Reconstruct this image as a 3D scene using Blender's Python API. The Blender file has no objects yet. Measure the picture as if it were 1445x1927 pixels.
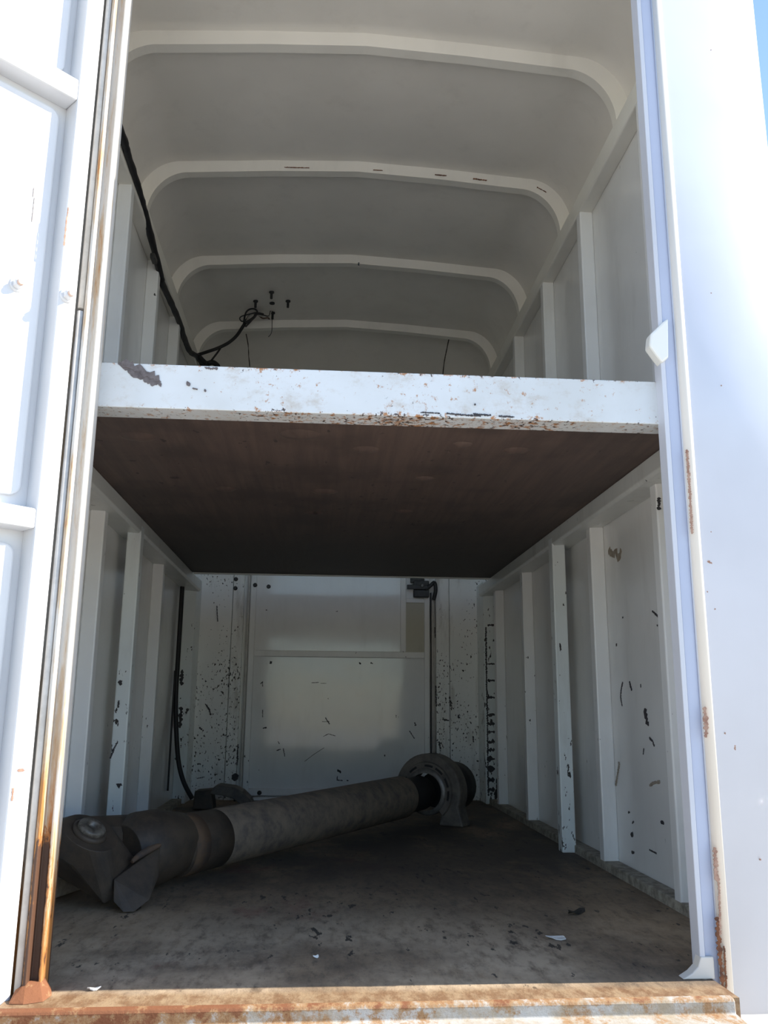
import bpy, bmesh, math, random
from mathutils import Vector, Matrix
random.seed(7)
SC = bpy.context.scene
COL = SC.collection
PI = math.pi

# ------------------------------------------------------------------ camera
FPX = 1630.49
CAM = Vector((-0.09, -1.594, 0.452))
CR = Vector((0.99735827, -0.07213841, 0.00851667))
CD = Vector((0.02420427, 0.21949332, -0.97531371))
CF = Vector((0.06848822, 0.97294334, 0.22065953))
cd = bpy.data.cameras.new('camera')
cam = bpy.data.objects.new('camera', cd)
COL.objects.link(cam)
cd.sensor_fit = 'HORIZONTAL'
cd.sensor_width = 36.0
cd.lens = FPX / 1445.0 * 36.0
cd.clip_start = 0.02
mw = Matrix.Identity(4)
for i in range(3):
    mw[i][0] = CR[i]; mw[i][1] = -CD[i]; mw[i][2] = -CF[i]; mw[i][3] = CAM[i]
cam.matrix_world = mw
SC.camera = cam

# ------------------------------------------------------------------ sky, sun, exposure
SUN_DIR = Vector((0.81, 0.0075, 0.58)).normalized()
w = bpy.data.worlds.new('World'); SC.world = w
w.use_nodes = True
wn = w.node_tree; wn.nodes.clear()
sky = wn.nodes.new('ShaderNodeTexSky')
sky.sky_type = 'NISHITA'
sky.sun_disc = False
sky.sun_elevation = math.asin(SUN_DIR.z)
sky.sun_rotation = PI / 2
sky.air_density = 1.0; sky.dust_density = 0.3; sky.ozone_density = 2.5
bg = wn.nodes.new('ShaderNodeBackground'); bg.inputs[1].default_value = 0.20
wo = wn.nodes.new('ShaderNodeOutputWorld')
wn.links.new(sky.outputs[0], bg.inputs[0]); wn.links.new(bg.outputs[0], wo.inputs[0])
sl = bpy.data.lights.new('sun', 'SUN'); sl.energy = 6.5; sl.angle = math.radians(0.53); sl.color = (1.0, 0.93, 0.82)
so = bpy.data.objects.new('sun', sl); COL.objects.link(so)
so.rotation_euler = SUN_DIR.to_track_quat('Z', 'Y').to_euler()
so.location = (6, 0, 6)
SC.view_settings.view_transform = 'Standard'
SC.view_settings.look = 'None'
SC.view_settings.gamma = 1.0
SC.view_settings.use_curve_mapping = False
SC.view_settings.exposure = 0.72
SC.cycles.max_bounces = 14
SC.cycles.diffuse_bounces = 10
SC.cycles.glossy_bounces = 6


def at(u, v, **k):
    """photo pixel -> point on an axis plane of the scene"""
    d = CR * ((u - 722.5) / FPX) + CD * ((v - 963.5) / FPX) + CF
    a, b = list(k.items())[0]
    i = 'xyz'.index(a)
    return CAM + d * ((b - CAM[i]) / d[i])


# ------------------------------------------------------------------ mesh helpers
class MB:
    def __init__(s):
        s.v = []; s.f = []; s.sm = []

    def add(s, vs, fs, smooth=False):
        b = len(s.v)
        s.v += [tuple(p) for p in vs]
        for q in fs:
            s.f.append([i + b for i in q]); s.sm.append(smooth)
        return s

    def box(s, x0, x1, y0, y1, z0, z1):
        vs = [(x, y, z) for x in (x0, x1) for y in (y0, y1) for z in (z0, z1)]
        return s.add(vs, [(0, 1, 3, 2), (4, 6, 7, 5), (0, 4, 5, 1), (2, 3, 7, 6), (0, 2, 6, 4), (1, 5, 7, 3)])

    def obox(s, o, ax, ay, az, x0, x1, y0, y1, z0, z1):
        vs = [o + ax * x + ay * y + az * z for x in (x0, x1) for y in (y0, y1) for z in (z0, z1)]
        return s.add(vs, [(0, 1, 3, 2), (4, 6, 7, 5), (0, 4, 5, 1), (2, 3, 7, 6), (0, 2, 6, 4), (1, 5, 7, 3)])

    def prism(s, prof, frame, a, b, smooth=False):
        """prof: closed 2D outline; frame(p, q, t) -> point; from t=a to t=b"""
        n = len(prof)
        vs = [frame(p, q, a) for p, q in prof] + [frame(p, q, b) for p, q in prof]
        fs = [(i, (i + 1) % n, n + (i + 1) % n, n + i) for i in range(n)]
        s.add(vs, fs, smooth)
        k = len(s.v) - 2 * n
        s.f.append([k + i for i in reversed(range(n))]); s.sm.append(False)
        s.f.append([k + n + i for i in range(n)]); s.sm.append(False)
        return s

    def lathe(s, o, axis, prof, n=32, smooth=True, cap=True):
        """prof: list of (t along axis, radius)"""
        axis = Vector(axis).normalized()
        a = axis.orthogonal().normalized(); b = axis.cross(a)
        vs = []
        for t, r in prof:
            for i in range(n):
                an = 2 * PI * i / n
                vs.append(Vector(o) + axis * t + a * (r * math.cos(an)) + b * (r * math.sin(an)))
        fs = []
        for j in range(len(prof) - 1):
            for i in range(n):
                fs.append((j * n + i, j * n + (i + 1) % n, (j + 1) * n + (i + 1) % n, (j + 1) * n + i))
        s.add(vs, fs, smooth)
        if cap:
            k = len(s.v) - len(vs)
            s.f.append([k + i for i in reversed(range(n))]); s.sm.append(False)
            k2 = k + (len(prof) - 1) * n
            s.f.append([k2 + i for i in range(n)]); s.sm.append(False)
        return s

    def tube(s, pts, r, n=10):
        pts = [Vector(p) for p in pts]
        rr = r if isinstance(r, (list, tuple)) else [r] * len(pts)
        up = None; vs = []
        for i, p in enumerate(pts):
            t = (pts[min(i + 1, len(pts) - 1)] - pts[max(i - 1, 0)]).normalized()
            if up is None:
                up = t.orthogonal().normalized()
            up = (up - t * up.dot(t)).normalized()
            b = t.cross(up)
            for k in range(n):
                an = 2 * PI * k / n
                vs.append(p + up * (rr[i] * math.cos(an)) + b * (rr[i] * math.sin(an)))
        fs = []
        for j in range(len(pts) - 1):
            for k in range(n):
                fs.append((j * n + k, j * n + (k + 1) % n, (j + 1) * n + (k + 1) % n, (j + 1) * n + k))
        s.add(vs, fs, True)
        k0 = len(s.v) - len(vs)
        s.f.append([k0 + i for i in reversed(range(n))]); s.sm.append(False)
        s.f.append([k0 + (len(pts) - 1) * n + i for i in range(n)]); s.sm.append(False)
        return s

    def hull(s, pts):
        bm = bmesh.new()
        for p in pts:
            bm.verts.new(p)
        r = bmesh.ops.convex_hull(bm, input=bm.verts)
        junk = [g for g in r['geom_interior'] if isinstance(g, bmesh.types.BMVert)]
        bmesh.ops.delete(bm, geom=junk, context='VERTS')
        bm.verts.index_update()
        s.add([v.co.copy() for v in bm.verts], [[v.index for v in f.verts] for f in bm.faces])
        bm.free()
        return s

    def build(s, name, mat, parent=None, bevel=0.0, seg=2, subsurf=0, autosmooth=False, origin=None):
        off = Vector((0, 0, 0))
        if origin is not None:
            off = Vector(origin)
        elif parent is not None:
            q = parent
            while q is not None:
                off = off + q.location; q = q.parent
        me = bpy.data.meshes.new(name)
        me.from_pydata([Vector(p) - off for p in s.v], [], s.f)
        me.polygons.foreach_set('use_smooth', s.sm)
        bm = bmesh.new(); bm.from_mesh(me)
        bmesh.ops.recalc_face_normals(bm, faces=bm.faces)
        bm.to_mesh(me); bm.free()
        me.update()
        o = bpy.data.objects.new(name, me)
        COL.objects.link(o)
        me.materials.append(mat)
        if parent is not None:
            o.parent = parent
        elif origin is not None:
            o.location = off
        if bevel:
            m = o.modifiers.new('bevel', 'BEVEL'); m.width = bevel; m.segments = seg; m.limit_method = 'ANGLE'
            m.angle_limit = math.radians(35)
        if subsurf:
            m = o.modifiers.new('subsurf', 'SUBSURF'); m.levels = subsurf; m.render_levels = subsurf
        return o


def spline(pts, n=8):
    P = [Vector(p) for p in pts]; out = []
    for i in range(len(P) - 1):
        p0 = P[max(i - 1, 0)]; p1 = P[i]; p2 = P[i + 1]; p3 = P[min(i + 2, len(P) - 1)]
        for k in range(n):
            t = k / n
            out.append(0.5 * ((2 * p1) + (p2 - p0) * t + (2 * p0 - 5 * p1 + 4 * p2 - p3) * t * t + (3 * p1 - p0 - 3 * p2 + p3) * t ** 3))
    out.append(P[-1])
    return out


def tag(o, label, cat=None, kind=None, group=None):
    o['label'] = label
    if cat: o['category'] = cat
    if kind: o['kind'] = kind
    if group: o['group'] = group
    return o


def thing(name, loc, label, cat, group=None):
    o = bpy.data.objects.new(name, None)
    COL.objects.link(o); o.location = loc; o.empty_display_size = 0.05
    return tag(o, label, cat, None, group)


# ------------------------------------------------------------------ materials
class NT:
    def __init__(s, name):
        s.m = bpy.data.materials.new(name); s.m.use_nodes = True
        s.t = s.m.node_tree; s.t.nodes.clear()
        s.out = s.t.nodes.new('ShaderNodeOutputMaterial')
        s.b = s.t.nodes.new('ShaderNodeBsdfPrincipled')
        s.t.links.new(s.b.outputs[0], s.out.inputs[0])
        s.co = s.t.nodes.new('ShaderNodeTexCoord').outputs['Object']

    def set(s, sock, v):
        if hasattr(v, 'is_linked') or hasattr(v, 'links'):
            s.t.links.new(v, sock)
        else:
            if hasattr(sock.default_value, '__len__') and not hasattr(v, '__len__'):
                v = (v, v, v, 1)
            if hasattr(v, '__len__') and len(v) == 3 and len(sock.default_value) == 4:
                v = tuple(v) + (1,)
            sock.default_value = v

    def noise(s, scale, detail=4, rough=0.55, stretch=(1, 1, 1), off=0.0, dist=0.0):
        mp = s.t.nodes.new('ShaderNodeMapping')
        mp.inputs['Scale'].default_value = stretch
        mp.inputs['Location'].default_value = (off, off * 1.7, off * 0.6)
        s.t.links.new(s.co, mp.inputs['Vector'])
        n = s.t.nodes.new('ShaderNodeTexNoise')
        s.t.links.new(mp.outputs[0], n.inputs['Vector'])
        n.inputs['Scale'].default_value = scale; n.inputs['Detail'].default_value = detail
        n.inputs['Roughness'].default_value = rough; n.inputs['Distortion'].default_value = dist
        return n.outputs['Fac']

    def ramp(s, x, a, b):
        n = s.t.nodes.new('ShaderNodeMapRange'); n.interpolation_type = 'SMOOTHSTEP'
        s.set(n.inputs[0], x); n.inputs[1].default_value = a; n.inputs[2].default_value = b
        return n.outputs[0]

    def math(s, op, a, b=0.0):
        n = s.t.nodes.new('ShaderNodeMath'); n.operation = op
        s.set(n.inputs[0], a); s.set(n.inputs[1], b)
        return n.outputs[0]

    def mix(s, f, a, b):
        n = s.t.nodes.new('ShaderNodeMix'); n.data_type = 'RGBA'
        s.set(n.inputs[0], f); s.set(n.inputs[6], a); s.set(n.inputs[7], b)
        return n.outputs[2]

    def axis(s, i):
        n = s.t.nodes.new('ShaderNodeSeparateXYZ'); s.t.links.new(s.co, n.inputs[0])
        return n.outputs[i]

    def bump(s, h, strength=0.3, dist=0.002):
        n = s.t.nodes.new('ShaderNodeBump')
        n.inputs['Strength'].default_value = strength; n.inputs['Distance'].default_value = dist
        s.set(n.inputs['Height'], h)
        s.t.links.new(n.outputs[0], s.b.inputs['Normal'])

    def done(s, col, rough, metal=0.0, spec=0.5):
        s.set(s.b.inputs['Base Color'], col); s.set(s.b.inputs['Roughness'], rough)
        s.set(s.b.inputs['Metallic'], metal); s.b.inputs['Specular IOR Level'].default_value = spec
        return s.m


DARK = (0.035, 0.03, 0.028)


def paint(name, base, rough=0.28, chip=None, rust=None, grime=0.25, wave=0.0, lowchip=0.0, rustcol=(0.33, 0.13, 0.035), spec=0.5, stretch=(1, 1, 0.45), chipscale=55):
    n = NT(name)
    c = n.mix(n.ramp(n.noise(3.5, 3, off=1.3), 0.3, 0.7), base, tuple(x * 0.93 for x in base))
    if grime:
        g = n.ramp(n.noise(7, 5, 0.65, (1.6, 1.6, 0.35), off=4), 0.5, 0.78)
        c = n.mix(n.math('MULTIPLY', g, grime), c, (0.30, 0.27, 0.22))
    if rust:
        a = n.math('ADD', n.noise(38, 6, 0.7, off=2.2), n.math('MULTIPLY', n.noise(6, 3, off=9), 0.6))
        c = n.mix(n.ramp(a, rust, rust + 0.12), c, rustcol)
    if chip:
        a = n.math('ADD', n.noise(chipscale, 3, 0.6, stretch, off=6.1), n.math('MULTIPLY', n.noise(5, 2, off=3), 0.35))
        if lowchip:
            a = n.math('ADD', a, n.math('MULTIPLY', n.ramp(n.axis(2), 1.0, 0.0), lowchip))
        k = n.ramp(a, chip, chip + 0.025)
        c = n.mix(k, c, DARK)
    if wave:
        n.bump(n.noise(4.0, 2, off=5), wave, 0.01)
    r = n.math('ADD', n.math('MULTIPLY', n.noise(14, 3), 0.12), rough - 0.06)
    return n.done(c, r, 0.0, spec)


WHITE = (0.83, 0.822, 0.80)
M_wall = paint('white_paint_interior', WHITE, 0.17, chip=0.945, grime=0.14, lowchip=0.03, wave=0.03)
M_post = paint('white_paint_posts', (0.86, 0.855, 0.84), 0.32, chip=0.915, grime=0.15, lowchip=0.05)
M_postworn = paint('white_paint_worn_posts', (0.82, 0.86, 0.85), 0.35, chip=0.85, grime=0.25, lowchip=0.07)
M_ceil = paint('cream_paint_ceiling', (0.84, 0.81, 0.745), 0.22, chip=1.02, grime=0.10)
M_rib = paint('cream_paint_ribs', (0.88, 0.855, 0.78), 0.40, chip=1.0, grime=0.1, rust=1.16)
M_rail = paint('grey_white_paint_rail', (0.72, 0.73, 0.69), 0.30, chip=0.93, grime=0.3)
M_back = paint('white_paint_scuffed', (0.88, 0.88, 0.86), 0.20, chip=0.825, grime=0.7, lowchip=0.05, stretch=(1, 1, 0.6), chipscale=95)
M_backdoor = paint('white_gloss_door_paint', (0.88, 0.88, 0.87), 0.10, chip=0.96, grime=0.10, wave=0.16)
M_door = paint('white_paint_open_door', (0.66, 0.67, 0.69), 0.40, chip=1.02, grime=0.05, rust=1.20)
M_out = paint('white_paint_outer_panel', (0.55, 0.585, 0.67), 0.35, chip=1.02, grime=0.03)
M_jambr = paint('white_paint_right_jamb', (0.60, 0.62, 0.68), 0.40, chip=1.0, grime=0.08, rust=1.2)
M_bead = paint('cream_bead_paint', (0.70, 0.66, 0.60), 0.5, chip=1.02, grime=0.10, rust=1.2)
M_tab = paint('white_paint_tab', (0.80, 0.80, 0.76), 0.45, chip=0.93, grime=0.2, rust=1.08)


def simple(name, base, rough=0.6, metal=0.0, var=0.35, scale=20, bump=0.0, spec=0.5, second=None, lo=0.35, hi=0.7):
    n = NT(name)
    x = n.noise(scale, 6, 0.65)
    c = n.mix(n.ramp(x, lo, hi), base, second or tuple(v * (1 - var) for v in base))
    if bump:
        n.bump(x, bump, 0.004)
    return n.done(c, rough, metal, spec)


M_black = simple('black_cable_tape', (0.012, 0.012, 0.014), 0.55, var=0.3, scale=60, bump=0.2)
M_wire = simple('dark_wire', (0.02, 0.02, 0.022), 0.5)
M_wireb = simple('brown_wire', (0.12, 0.06, 0.03), 0.5)
M_wirew = simple('white_wire', (0.55, 0.53, 0.48), 0.5)
M_steel = simple('dark_bare_steel', (0.06, 0.06, 0.06), 0.5, 0.6, scale=50)
M_boltm = simple('rusty_bolt', (0.62, 0.42, 0.33), 0.6, 0.0, second=(0.72, 0.68, 0.62), scale=80)
M_rusty = simple('rust_brown', (0.20, 0.075, 0.03), 0.9, 0.0, second=(0.07, 0.03, 0.02), scale=60, bump=0.5)
M_chip = simple('bare_primer_chip', (0.05, 0.045, 0.05), 0.7, scale=60)
M_greychip = simple('grey_bare_metal_scrape', (0.155, 0.135, 0.135), 0.7, scale=80, second=(0.09, 0.075, 0.075))
M_tanchip = simple('tan_rust_chip', (0.42, 0.27, 0.2), 0.85, scale=70, second=(0.25, 0.13, 0.09))
M_smudge = simple('brown_smudge', (0.36, 0.31, 0.25), 0.8, scale=70, second=(0.25, 0.2, 0.15))
M_crack = simple('seam_crack', (0.09, 0.07, 0.05), 0.9)
M_flake = simple('white_paint_flake', (0.8, 0.78, 0.74), 0.6)
M_tube = simple('dusty_steel_tube', (0.215, 0.172, 0.128), 0.75, 0.0, scale=24, bump=0.35, second=(0.075, 0.066, 0.062), lo=0.3, hi=0.8)
M_yoke = simple('oily_cast_iron', (0.075, 0.055, 0.038), 0.6, 0.0, scale=16, bump=0.6, second=(0.030, 0.024, 0.020), lo=0.3, hi=0.75)
M_yrust = simple('rusty_band', (0.12, 0.072, 0.04), 0.8, scale=18, second=(0.05, 0.04, 0.036), bump=0.3)
M_rub = simple('black_rubber', (0.012, 0.012, 0.014), 0.5, scale=20)
M_brk = simple('cast_bracket_grey', (0.15, 0.13, 0.11), 0.65, scale=18, second=(0.075, 0.068, 0.062), bump=0.3)
M_ring = simple('worn_bearing_ring', (0.20, 0.19, 0.18), 0.45, 0.5, scale=40)
M_cap = simple('worn_bearing_cap', (0.22, 0.20, 0.17), 0.45, 0.4, scale=60, second=(0.06, 0.05, 0.04))
M_wood = simple('grey_wood_offcut', (0.50, 0.44, 0.37), 0.85, scale=30, second=(0.32, 0.27, 0.22))
M_ledge = simple('dusty_ledge_board', (0.40, 0.36, 0.29), 0.85, scale=35, second=(0.17, 0.15, 0.12), bump=0.3)
M_hinge = simple('grey_hinge_barrel', (0.56, 0.54, 0.51), 0.5, 0.0, scale=30, second=(0.45, 0.43, 0.40))
M_leaf = simple('dry_leaf', (0.03, 0.025, 0.02), 0.8)


def mat_floor():
    n = NT('worn_brown_floor')
    y = n.axis(1)
    c = n.mix(n.ramp(n.noise(3.0, 8, 0.68, (1, 0.55, 1), off=3), 0.36, 0.66), (0.33, 0.238, 0.148), (0.125, 0.088, 0.058))
    c = n.mix(n.math('MULTIPLY', n.ramp(n.noise(48, 6, 0.75, (1, 0.35, 1)), 0.46, 0.66), 0.65), c, (0.07, 0.052, 0.038))
    red = n.math('MULTIPLY', n.ramp(n.noise(5, 6, 0.7, (1, 0.6, 1), off=12), 0.56, 0.68), n.ramp(n.axis(0), 0.25, -0.05))
    c = n.mix(n.math('MULTIPLY', red, 0.8), c, (0.15, 0.055, 0.038))
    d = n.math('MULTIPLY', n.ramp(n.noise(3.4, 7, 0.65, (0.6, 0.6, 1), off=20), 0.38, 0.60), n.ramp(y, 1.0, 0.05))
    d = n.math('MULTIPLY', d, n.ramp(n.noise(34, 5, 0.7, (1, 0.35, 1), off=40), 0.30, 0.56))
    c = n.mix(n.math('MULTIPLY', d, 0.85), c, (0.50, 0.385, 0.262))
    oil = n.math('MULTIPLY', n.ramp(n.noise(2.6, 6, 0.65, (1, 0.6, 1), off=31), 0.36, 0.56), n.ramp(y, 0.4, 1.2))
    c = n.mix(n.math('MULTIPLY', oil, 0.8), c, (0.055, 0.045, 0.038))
    k = n.ramp(n.math('ADD', n.noise(42, 4, 0.6, (1, 0.35, 1), off=8), n.math('MULTIPLY', n.noise(5, 3, 0.6, (1, 0.6, 1), off=15), 0.4)), 0.86, 0.89)
    c = n.mix(n.math('MULTIPLY', k, 0.9), c, (0.030, 0.023, 0.018))
    # rusted metal edge in front of the boards
    e = n.ramp(n.math('ADD', y, n.math('MULTIPLY', n.noise(14, 5, 0.7, off=50), 0.05)), 0.005, -0.03)
    r = n.mix(n.ramp(n.noise(38, 6, 0.75, (1, 0.5, 1), off=44), 0.38, 0.62), (0.30, 0.205, 0.115), (0.17, 0.085, 0.035))
    c = n.mix(n.math('MULTIPLY', e, 0.9), c, r)
    n.bump(n.noise(60, 6, 0.75, (1, 0.5, 1)), 0.5, 0.004)
    return n.done(c, 0.72)


def mat_ply():
    n = NT('dark_plywood_underside')
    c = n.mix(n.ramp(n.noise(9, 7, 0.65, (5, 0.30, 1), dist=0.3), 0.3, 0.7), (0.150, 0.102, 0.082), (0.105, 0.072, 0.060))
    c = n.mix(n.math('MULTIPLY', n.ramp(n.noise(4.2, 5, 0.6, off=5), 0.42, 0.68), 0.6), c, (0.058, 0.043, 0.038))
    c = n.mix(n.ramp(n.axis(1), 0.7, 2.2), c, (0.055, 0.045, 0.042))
    k = n.ramp(n.noise(30, 3, 0.6, (1, 0.6, 1), off=7), 0.67, 0.71)
    c = n.mix(n.math('MULTIPLY', k, 0.7), c, (0.022, 0.018, 0.016))
    k = n.ramp(n.noise(36, 4, 0.7, (1, 0.5, 1), off=27), 0.71, 0.75)
    c = n.mix(n.math('MULTIPLY', k, 0.6), c, (0.24, 0.18, 0.14))
    n.bump(n.noise(8, 6, 0.7, (6, 0.5, 1)), 0.5, 0.004)
    return n.done(c, 0.62)


def mat_beam():
    n = NT('rusty_white_beam_paint')
    z = n.axis(2)      # height above the beam's lower edge
    c = n.mix(n.ramp(n.noise(4, 4), 0.35, 0.7), (0.66, 0.685, 0.70), (0.57, 0.585, 0.58))
    blot = n.ramp(n.noise(10, 7, 0.75, (1, 1, 1.4), off=2), 0.50, 0.70)
    c = n.mix(n.math('MULTIPLY', blot, 0.55), c, (0.42, 0.34, 0.25))
    edge = n.math('ADD', n.ramp(z, 0.083, 0.0925), n.ramp(z, 0.011, 0.0005))
    lowf = n.math('MULTIPLY', n.noise(6, 3, off=6), 0.30)
    a = n.math('ADD', n.noise(60, 6, 0.72, off=4), n.math('ADD', n.math('MULTIPLY', edge, 0.07), lowf))
    c = n.mix(n.ramp(a, 0.735, 0.84), c, (0.40, 0.19, 0.075))
    b = n.math('ADD', n.noise(90, 4, 0.65, off=14), n.math('ADD', n.math('MULTIPLY', edge, 0.10), lowf))
    c = n.mix(n.ramp(b, 0.825, 0.865), c, (0.07, 0.045, 0.035))
    return n.done(c, 0.30)


def mat_jamb():
    n = NT('rust_streaked_left_jamb')
    z = n.axis(2); x = n.axis(0)
    c = n.mix(n.ramp(n.noise(6, 4, 0.6, (1, 1, 0.2)), 0.4, 0.7), (0.60, 0.575, 0.535), (0.45, 0.41, 0.36))
    low = n.ramp(z, 0.34, 0.14)
    # the corner between channel and lip holds the rust
    d = n.math('ABSOLUTE', n.math('ADD', x, 0.5465))
    near = n.ramp(d, 0.0055, 0.0025)
    d2 = n.math('ABSOLUTE', n.math('ADD', x, 0.536))
    near2 = n.ramp(d2, 0.007, 0.001)
    mid = n.math('MULTIPLY', n.ramp(z, 1.02, 1.18), n.ramp(z, 1.40, 1.24))
    nz = n.noise(22, 6, 0.72, (1.5, 1.5, 0.16), off=3)
    a = n.math('ADD', nz, n.math('MULTIPLY', near, 0.11))
    a = n.math('ADD', a, n.math('MULTIPLY', near2, 0.11))
    a = n.math('ADD', a, n.math('MULTIPLY', mid, 0.05))
    a = n.math('ADD', a, n.math('MULTIPLY', n.ramp(z, 0.75, 0.2), 0.12))
    a = n.math('ADD', a, n.math('MULTIPLY', low, 0.16))
    c = n.mix(n.math('MULTIPLY', n.ramp(a, 0.56, 0.70), 0.8), c, (0.44, 0.31, 0.18))
    c = n.mix(n.ramp(a, 0.69, 0.79), c, (0.40, 0.17, 0.045))
    b = n.math('ADD', n.noise(34, 6, 0.75, (1, 1, 0.5), off=17), n.math('MULTIPLY', n.ramp(z, 0.30, 0.19), 0.48))
    b = n.math('SUBTRACT', b, n.math('MULTIPLY', n.ramp(x, -0.532, -0.526), 0.25))
    b = n.math('SUBTRACT', b, n.math('MULTIPLY', n.ramp(x, -0.545, -0.550), 0.22))
    c = n.mix(n.ramp(b, 0.74, 0.80), c, (0.36, 0.15, 0.04))
    c = n.mix(n.ramp(b, 0.80, 0.88), c, (0.085, 0.04, 0.022))
    n.bump(n.noise(40, 6, 0.7), 0.25, 0.004)
    return n.done(c, 0.55)


def mat_sill():
    n = NT('rusty_sill')
    c = n.mix(n.ramp(n.noise(12, 6, 0.7), 0.4, 0.62), (0.44, 0.425, 0.40), (0.34, 0.28, 0.20))
    x = n.axis(0); z = n.axis(2)
    a = n.math('ADD', n.noise(26, 7, 0.75, (1, 0.6, 1), off=5), n.math('MULTIPLY', n.ramp(x, 0.2, -0.5), 0.16))
    a = n.math('ADD', a, n.math('MULTIPLY', n.ramp(z, -0.006, 0.0), 0.10))
    c = n.mix(n.ramp(a, 0.50, 0.62), c, (0.32, 0.19, 0.09))
    c = n.mix(n.ramp(a, 0.61, 0.72), c, (0.20, 0.075, 0.03))
    n.bump(n.noise(50, 6, 0.75), 0.5, 0.004)
    return n.done(c, 0.8)


def mat_ground():
    n = NT('dusty_yard_ground')
    c = n.mix(n.ramp(n.noise(0.6, 6, 0.6), 0.35, 0.7), (0.54, 0.50, 0.44), (0.44, 0.41, 0.36))
    return n.done(c, 0.9)


M_floor = mat_floor(); M_ply = mat_ply(); M_beam = mat_beam(); M_jamb = mat_jamb(); M_sill = mat_sill(); M_ground = mat_ground()
M_ext = simple('white_outer_skin', (0.78, 0.78, 0.77), 0.4)

# ------------------------------------------------------------------ scuffs (flat bare patches on a surface)
def scuff(parent, name, mat, marks, label=None, **plane):
    """marks: [(pixel polyline, width in m)] traced on the wall plane; one thin joined part"""
    ax, val, side = plane['ax'], plane['val'], plane['side']
    i = 'xyz'.index(ax); m = MB()
    for pts, wd in marks:
        P = [at(u, v, **{ax: val}) for u, v in pts]
        if len(P) == 1:
            P = [P[0] - Vector((0, 0, wd * 0.5)), P[0] + Vector((0, 0, wd * 0.5))]
        Q = []
        for a, b in zip(P[:-1], P[1:]):
            k = max(2, int((b - a).length / (wd * 0.28)))
            Q += [a.lerp(b, j / k) for j in range(k)]
        Q.append(P[-1])
        nrm = Vector((0, 0, 0)); nrm[i] = side
        L = []; Rr = []
        for j, p in enumerate(Q):
            t = (Q[min(j + 1, len(Q) - 1)] - Q[max(j - 1, 0)])
            t[i] = 0; t = t.normalized() if t.length > 1e-9 else Vector((0, 0, 1))
            s = nrm.cross(t)
            e = wd * 0.5 * (0.25 if j in (0, len(Q) - 1) else 1.0)
            L.append(p + s * e * random.uniform(0.2, 1.3)); Rr.append(p - s * e * random.uniform(0.2, 1.3))
        th = nrm * (0.0010 + 0.00025 * (len(m.f) % 7))
        n = len(Q)
        vs = [p for p in L] + [p for p in Rr] + [p + th for p in L] + [p + th for p in Rr]
        fs = []
        for j in range(n - 1):
            fs += [(2 * n + j, 2 * n + j + 1, 3 * n + j + 1, 3 * n + j), (j, j + 1, 2 * n + j + 1, 2 * n + j), (n + j, n + j + 1, 3 * n + j + 1, 3 * n + j)]
        m.add(vs, fs)
    o = m.build(name, mat, parent)
    o['kind'] = 'stuff'
    if label: o['label'] = label
    return o


# ------------------------------------------------------------------ setting
XR, XL = 0.79, -0.78
YB = 2.99
ground = MB().add([(-40, -40, -1.0), (40, -40, -1.0), (40, 40, -1.0), (-40, 40, -1.0)], [(0, 1, 2, 3)]).build('ground', M_ground)
tag(ground, 'pale dusty yard surface below the truck body', None, 'structure')

fl = MB().box(XL, XR, 0.03, YB, -0.03, 0.0)
fl.box(-0.57, 0.598, -0.10, 0.03, -0.03, 0.0)
floor = fl.build('floor', M_floor)
tag(floor, 'worn brown stained compartment floor', None, 'structure')

# side walls
wl = MB().box(XL - 0.06, XL, 0.0, YB + 0.05, -0.10, 2.30).build('wall_left', M_wall)
tag(wl, 'white painted left side wall with posts and rails', None, 'structure')
wr = MB().box(XR, XR + 0.04, 0.02, YB + 0.05, -0.10, 2.30).build('wall_right', M_wall)
tag(wr, 'white painted right side wall with posts and rails', None, 'structure')

# rear wall (lower openings are panels, door in the middle)
wb = MB().box(XL, XR, YB, YB + 0.05, -0.05, 2.30).build('wall_back', M_wall)
tag(wb, 'white rear wall behind the scuffed inner door', None, 'structure')

# ------------------------------------------------------------------ ceiling with a curved skin and ribs
def arch(off, xe, zend, n=10, R=0.13):
    """cross-section of the roof underside (right half mirrored), kinked in the middle"""
    zc, zs, xs = 2.361 + off, 2.324 + off, xe - R
    pts = [(0.0, zc), (xs * 0.5, (zc + zs) / 2 + 0.004), (xs, zs)]
    for i in range(1, n + 1):
        a = PI / 2 * (1 - i / n)
        pts.append((xs + R * math.cos(a), zend + (zs - zend) * math.sin(a)))
    return [(-x, z) for x, z in reversed(pts[1:])] + pts

inner = arch(0.036, 0.788, 2.155, 14, 0.16)
outer = [(x * 1.11, z + 0.06) for x, z in inner]
ys = [-0.0, 0.3, 0.7, 1.2, 1.8, 2.4, 2.62]
prof_y = [(y, 0.0, 1.0) for y in ys] + [(2.62 + 0.36 * math.sin(a), 0.30 * (1 - math.cos(a)), 1.0) for a in [PI / 2 * k / 8 for k in range(1, 9)]]
m = MB(); n = len(inner)
vs = []
for y, dz, _ in prof_y:
    for x, z in inner:
        vs.append((x, y, max(z - dz, 2.0 if dz else 0)))
fs = [(j * n + i, j * n + i + 1, (j + 1) * n + i + 1, (j + 1) * n + i) for j in range(len(prof_y) - 1) for i in range(n - 1)]
m.add(vs, fs, True)
ceiling = m.build('ceiling', M_ceil)
tag(ceiling, 'cream painted arched roof lining of the upper compartment', None, 'structure')
so_ = ceiling.modifiers.new('solid', 'SOLIDIFY'); so_.thickness = 0.012; so_.offset = 1.0

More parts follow.
